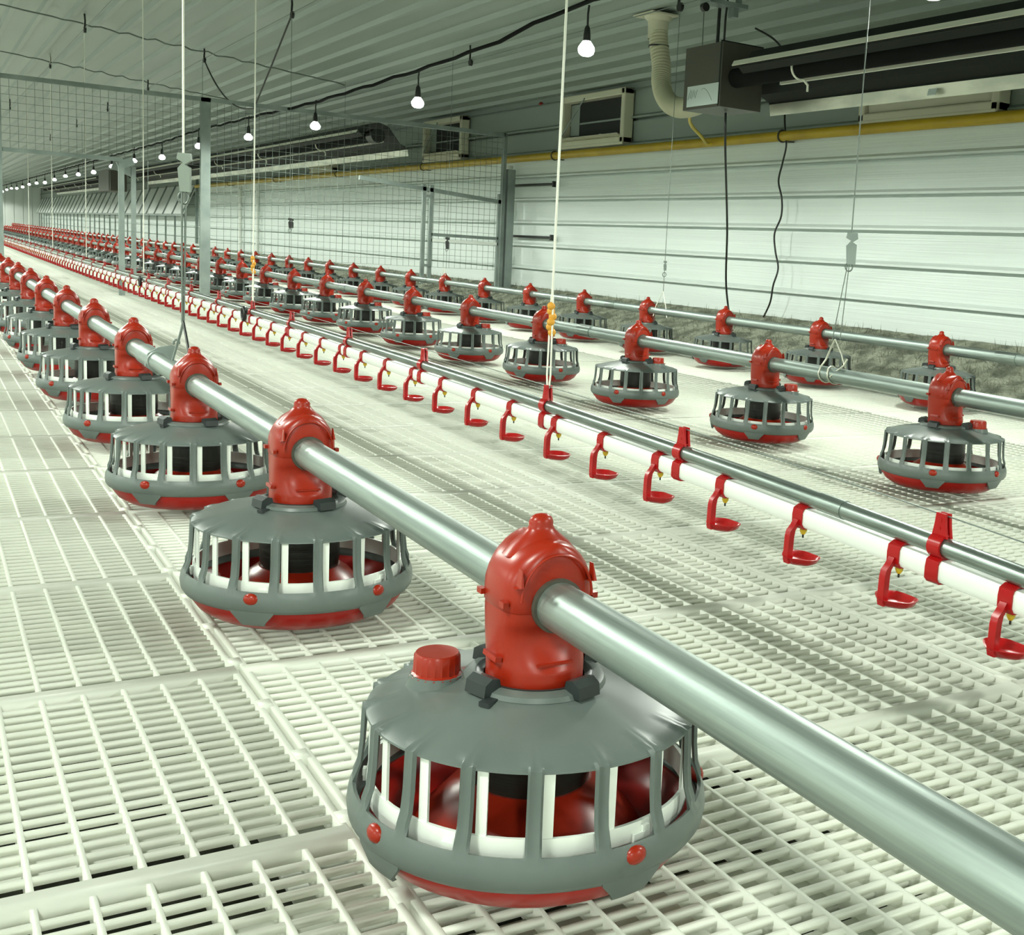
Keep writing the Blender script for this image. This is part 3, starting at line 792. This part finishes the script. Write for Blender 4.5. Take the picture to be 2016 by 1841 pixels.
MB().tube(sp, [.055 + (.0025 if i % 2 else -.0005) for i in range(len(sp))], 24).build('hose', HOSE, fh, 25)
MB().lathe([(.058, -.16), (.060, -.10), (.062, -.06), (.080, -.045), (.085, -.03), (1e-4, -.028)], 32, (3.72, 6.05, zc(3.72))).build('collar', CREAM, fh, 35)
MB().box((3.72, 6.05, zc(3.72)-.03), (.22, .22, .010)).build('collar_plate', CREAM, fh)
MB().lathe([(.060, -.005), (.0605, .005)], 32, (3.72, 6.03, 1.77)).build('hose_strap', BLACK, fh, 40)

# ------------------------------------------------------------------ gas pipe and fittings on the wall
XG = XW - .09
zg = lambda y: 1.352 - .0 * y
gp = thing('gas_pipe', 'long yellow gas pipe running along the ribbed wall', 'pipe', (XG, 0, zg(0)))
MB().tube([(0, -2, 0), (0, 24.4, 0)], .032, 20).build('tube', YEL, gp, 40)
for y in (3.1, 6.0, 9.15, 12.25, 15.3, 18.4, 21.5):
    c = MB().tube([(.0+.036*math.cos(t), y, .036*math.sin(t)) for t in [2*PI*i/18 for i in range(18)]], .006, 8, closed=True); c.box((.04, y, -.03), (.08, .05, .008)); c.build('clamp', BOXM, gp, 50)
wire('gas_hose', 'thin yellow gas hose looping from heater valve to the yellow pipe', smooth_path([(3.72, 5.62, 1.53), (3.80, 5.75, 1.44), (4.15, 6.30, 1.40), (4.45, 6.60, 1.355), (4.60, 6.75, 1.335), (4.66, 6.72, 1.352)]), .011, YELL, 'hose')
vv = thing('gas_valve', 'small yellow gas valve left of the heater box', 'valve', (3.70, 5.62, 1.54))
MB().lathe([(.012, -.03), (.02, -.02), (.026, 0), (.02, .02), (.012, .03)], 12).build('body', YELL, vv, 50); MB().tube([(0,0,-.07), (0,0,-.02)], .008, 8).build('spindle', YELL, vv, 50)

# ------------------------------------------------------------------ air inlets in the wall
def inlet(label, yc, wy, z0, z1, open_=True):
    t = thing('air_inlet', label, 'air inlet', (XW, yc, z0))
    H = z1-z0; fr = MB(); b_ = .055
    for (y, z, dy, dz_) in ((0, b_/2, wy, b_), (0, H-b_/2, wy, b_), (-wy/2+b_/2, H/2, b_, H), (wy/2-b_/2, H/2, b_, H)): fr.box((-.055, y, z), (.09, dy, dz_))
    fr.box((-.092, 0, H*.01), (.02, wy*.98, .03))
    fo = fr.build('frame', CREAM, t)
    md = fo.modifiers.new('b', 'BEVEL'); md.width = .012; md.segments = 2
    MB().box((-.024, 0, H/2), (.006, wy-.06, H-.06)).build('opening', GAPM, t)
    if open_:
        fl = MB().box((-.075, 0, .060), (.10, wy-.12, .014), Matrix.Rotation(.25, 3, 'Y')).build('flap', CREAM, t)
        MB().sphere((-.06, -wy*.12, .075), .04, 12, .45).build('counterweight', WPLA, t, 60)
        MB().tube([(-.105, wy*.45, .10), (-.105, wy*.10, H-.04)], .006, 6).build('stay_rod', FRAME, t, 60)
        MB().box((-.03, wy*.36, H/2+.02), (.005, wy*.14, H*.6)).build('side_plate', CEILM, t)
    else:
        MB().box((-.075, 0, H*.42), (.02, wy-.12, H*.55), Matrix.Rotation(-.12, 3, 'Y')).build('flap', CREAM, t)
    return t
inlet('open cream framed air inlet, right of the white rope', 8.53, 1.07, 1.405, 1.83)
inlet('open cream framed air inlet crossed by the partition top bar', 11.74, 1.07, 1.405, 1.83)
inlet('closed cream air inlet below the heater at the top right', 4.76, 1.06, 1.385, 1.80, False)
inlet('half hidden air inlet under the far heater', 16.05, 1.07, 1.405, 1.80)

# cables on the wall
wire('power_cable', 'straight black cable hanging from heater box to the litter', smooth_path([(3.62, 5.16, 1.32), (3.66, 5.20, 1.15), (4.1, 5.75, .75), (4.3, 6.0, .40), (4.35, 5.98, .12)]), .0065, BLACK, 'cable')
wire('signal_cable', 'thin wavy dark cable running from ceiling down the wall to the floor', smooth_path([(4.1, 5.6, zc(4.1)-.06), (4.3, 5.70, 1.865), (4.45, 5.8, 1.84), (4.60, 5.95, 1.81), (4.64, 5.97, 1.75)] + [(4.655 + .008*math.sin(i*2.1), 5.97 + .025*math.sin(i*1.7), 1.62 - .11*i) for i in range(13)] + [(4.66, 6.06, .2)]), .0060, BLACK, 'cable')
tag(MB().lathe([(.018, -.012), (.022, 0), (.012, .014), (1e-4, .016)], 12, (XW-.03, 9.58, 1.825)).build('warning_light', RED, smooth=50), 'tiny red fitting on the wall left of the first air inlet', 'fitting')
wire('wall_conduit', 'thin dark conduit running along the top of the ribbed wall', [(XW-.03, 4.0, 1.815), (XW-.03, 24, 1.815)], .006, WIRE, 'conduit')
# short dark rods beside the partition post
for z_, lab in ((1.115, 'short black rod on the wall beside partition post, upper one'), (.655, 'short black rod on the wall beside partition post, lower one')):
    r = thing('wall_rod', lab, 'rod', (XW-.06, 9.62, z_)); MB().tube([(0, -.42, 0), (0, .42, 0)], .012, 10).build('rod', BLACK, r, 40)
    MB().box((0, -.42, 0), (.03, .02, .05)).build('end_clamp', BLACK, r)
for y, z0, z1, lab in ((10.12, .19, 1.30, 'white vertical down pipe on the wall beside the partition post'), (19.6, .19, 1.30, 'white vertical down pipe seen through mesh, right one of a pair'), (20.8, .19, 1.30, 'white vertical down pipe seen through mesh, left one of a pair')):
    wire('down_pipe', lab, [(XW-.06, y, z0), (XW-.06, y, z1)], .032, WPLA, 'pipe', n=16)

# ------------------------------------------------------------------ mesh partition across the hall
YP = 9.91
pf = thing('mesh_partition', 'galvanised partition frame with wire mesh across the hall', 'partition', (0, YP, 0))
MB().box((2.533, 0, 1.551), (4.00, .05, .034)).build('top_beam', FRAME, pf)
for x, z0, w_ in ((.537, 0, .05), (1.963, 0, .072), (4.535, .12, .03)):
    MB().box((x, 0, (z0+1.565)/2), (w_, .05, 1.565-z0)).build('post', FRAME, pf)
MB().box((4.60, .0, .70), (.072, .08, 1.10)).build('post', FRAME, pf)
def mesh_panel(x0, x1, z0, z1, nm, sp_=.054, th=.0022):
    mb = MB(); nx = max(1, round((x1-x0)/sp_)); nz = max(1, round((z1-z0)/sp_))
    for i in range(nx+1): mb.box((x0+(x1-x0)*i/nx, 0, (z0+z1)/2), (th, th, z1-z0))
    for k in range(nz+1): mb.box(((x0+x1)/2, -.003, z0+(z1-z0)*k/nz), (x1-x0, th, th))
    return mb.build(nm, MESHM, pf)
mesh_panel(.562, 1.925, 1.04, 1.535, 'wire_mesh'); mesh_panel(2.0, 4.52, .335, 1.535, 'wire_mesh')
MB().box((.955, 0, 1.033), (.82, .04, .03)).build('lower_beam', FRAME, pf)
MB().box((1.355, 0, .505), (.040, .040, 1.01)).build('post', FRAME, pf)
MB().bar((1.33, 0, .985), (1.44, 0, 1.03), .03, .06).build('gusset', FRAME, pf)
g = thing('mesh_gate', 'narrow galvanised gate with mid rails at the right end of partition', 'gate', (0, YP-.045, 0))
for x in (3.767, 3.834): MB().box((x, 0, .618), (.031, .03, .86)).build('upright', FRAME, g)
MB().box((4.482, 0, .60), (.027, .03, .84)).build('upright', FRAME, g)
MB().bar((3.19, 0, 1.058), (4.497, 0, .951), .03, .034).build('top_rail', FRAME, g)
for z_ in (.622, .571): MB().box((4.16, 0, z_), (.64, .03, .025)).build('mid_rail', FRAME if z_ > .6 else WPLA, g)
for z_ in (.35, .95): MB().box((3.80, -.01, z_), (.06, .03, .02)).build('hinge', FRAME, g)
p2 = thing('frame_post', 'second galvanised post with gusset just right of the left partition post', 'post', (1.86, 13.0, 0))
MB().box((.03, 0, .56), (.042, .05, 1.12)).build('post', FRAME, p2)
MB().bar((.02, 0, 1.06), (-.16, 0, 1.13), .03, .08).build('gusset', FRAME, p2)

# ------------------------------------------------------------------ baffle frame on the far part of the wall
bf = thing('baffle_frame', 'dark rail with slanted struts and uprights along the far part of the wall', 'frame', (0, 0, 0))
MB().box((4.48, 40.8, .79), (.03, 32.4, .045)).build('rail', FRAME, bf)
sb = MB().add([(4.47, 24.6, .80), (4.47, YF-1, .80), (4.74, YF-1, 1.42), (4.74, 24.6, 1.42)], [(0,1,2,3)]); sb.build('baffle_sheet', PLAIN, bf)
y = 24.7
while y < 56.5:
    MB().bar((4.465, y, .80), (4.73, y, 1.42), .03, .04).build('strut', FRAME, bf)
    MB().box((4.52, y, .45), (.03, .035, .66)).build('upright', FRAME, bf)
    y += 1.05
MB().box((4.70, 24.5, 1.1), (.05, .06, 1.7)).build('end_post', FRAME, bf)

# ------------------------------------------------------------------ camera
YAW, PITCH, ROLL = .578793424, .143711323, -.0611268326
f, cx, cy_ = 2287.33, 1313.18, 837.55
F_ = Vector((math.sin(YAW)*math.cos(PITCH), math.cos(YAW)*math.cos(PITCH), -math.sin(PITCH)))
R0 = Vector((math.cos(YAW), -math.sin(YAW), 0)); D0_ = F_.cross(R0)
Rr = R0*math.cos(ROLL) + D0_*math.sin(ROLL); Dd = -R0*math.sin(ROLL) + D0_*math.cos(ROLL)
cam = bpy.data.cameras.new('camera'); co = bpy.data.objects.new('camera', cam); C.objects.link(co)
M = Matrix((Rr, -Dd, -F_)).transposed().to_4x4(); M.translation = Vector((0, 0, .55)); co.matrix_world = M
cam.sensor_fit = 'HORIZONTAL'; cam.sensor_width = 36; cam.lens = 36*f/2016
cam.shift_x = (1008-cx)/2016; cam.shift_y = (cy_-920.5)/2016
cam.clip_start = .02; cam.clip_end = 200
SC.camera = co
wd = bpy.data.worlds.new('world'); SC.world = wd; wd.use_nodes = True
wd.node_tree.nodes['Background'].inputs[0].default_value = (.6, .68, .58, 1); wd.node_tree.nodes['Background'].inputs[1].default_value = .05
vs_ = SC.view_settings; vs_.view_transform = 'Standard'; vs_.look = 'None'; vs_.gamma = 1; vs_.exposure = 0.; vs_.use_curve_mapping = False
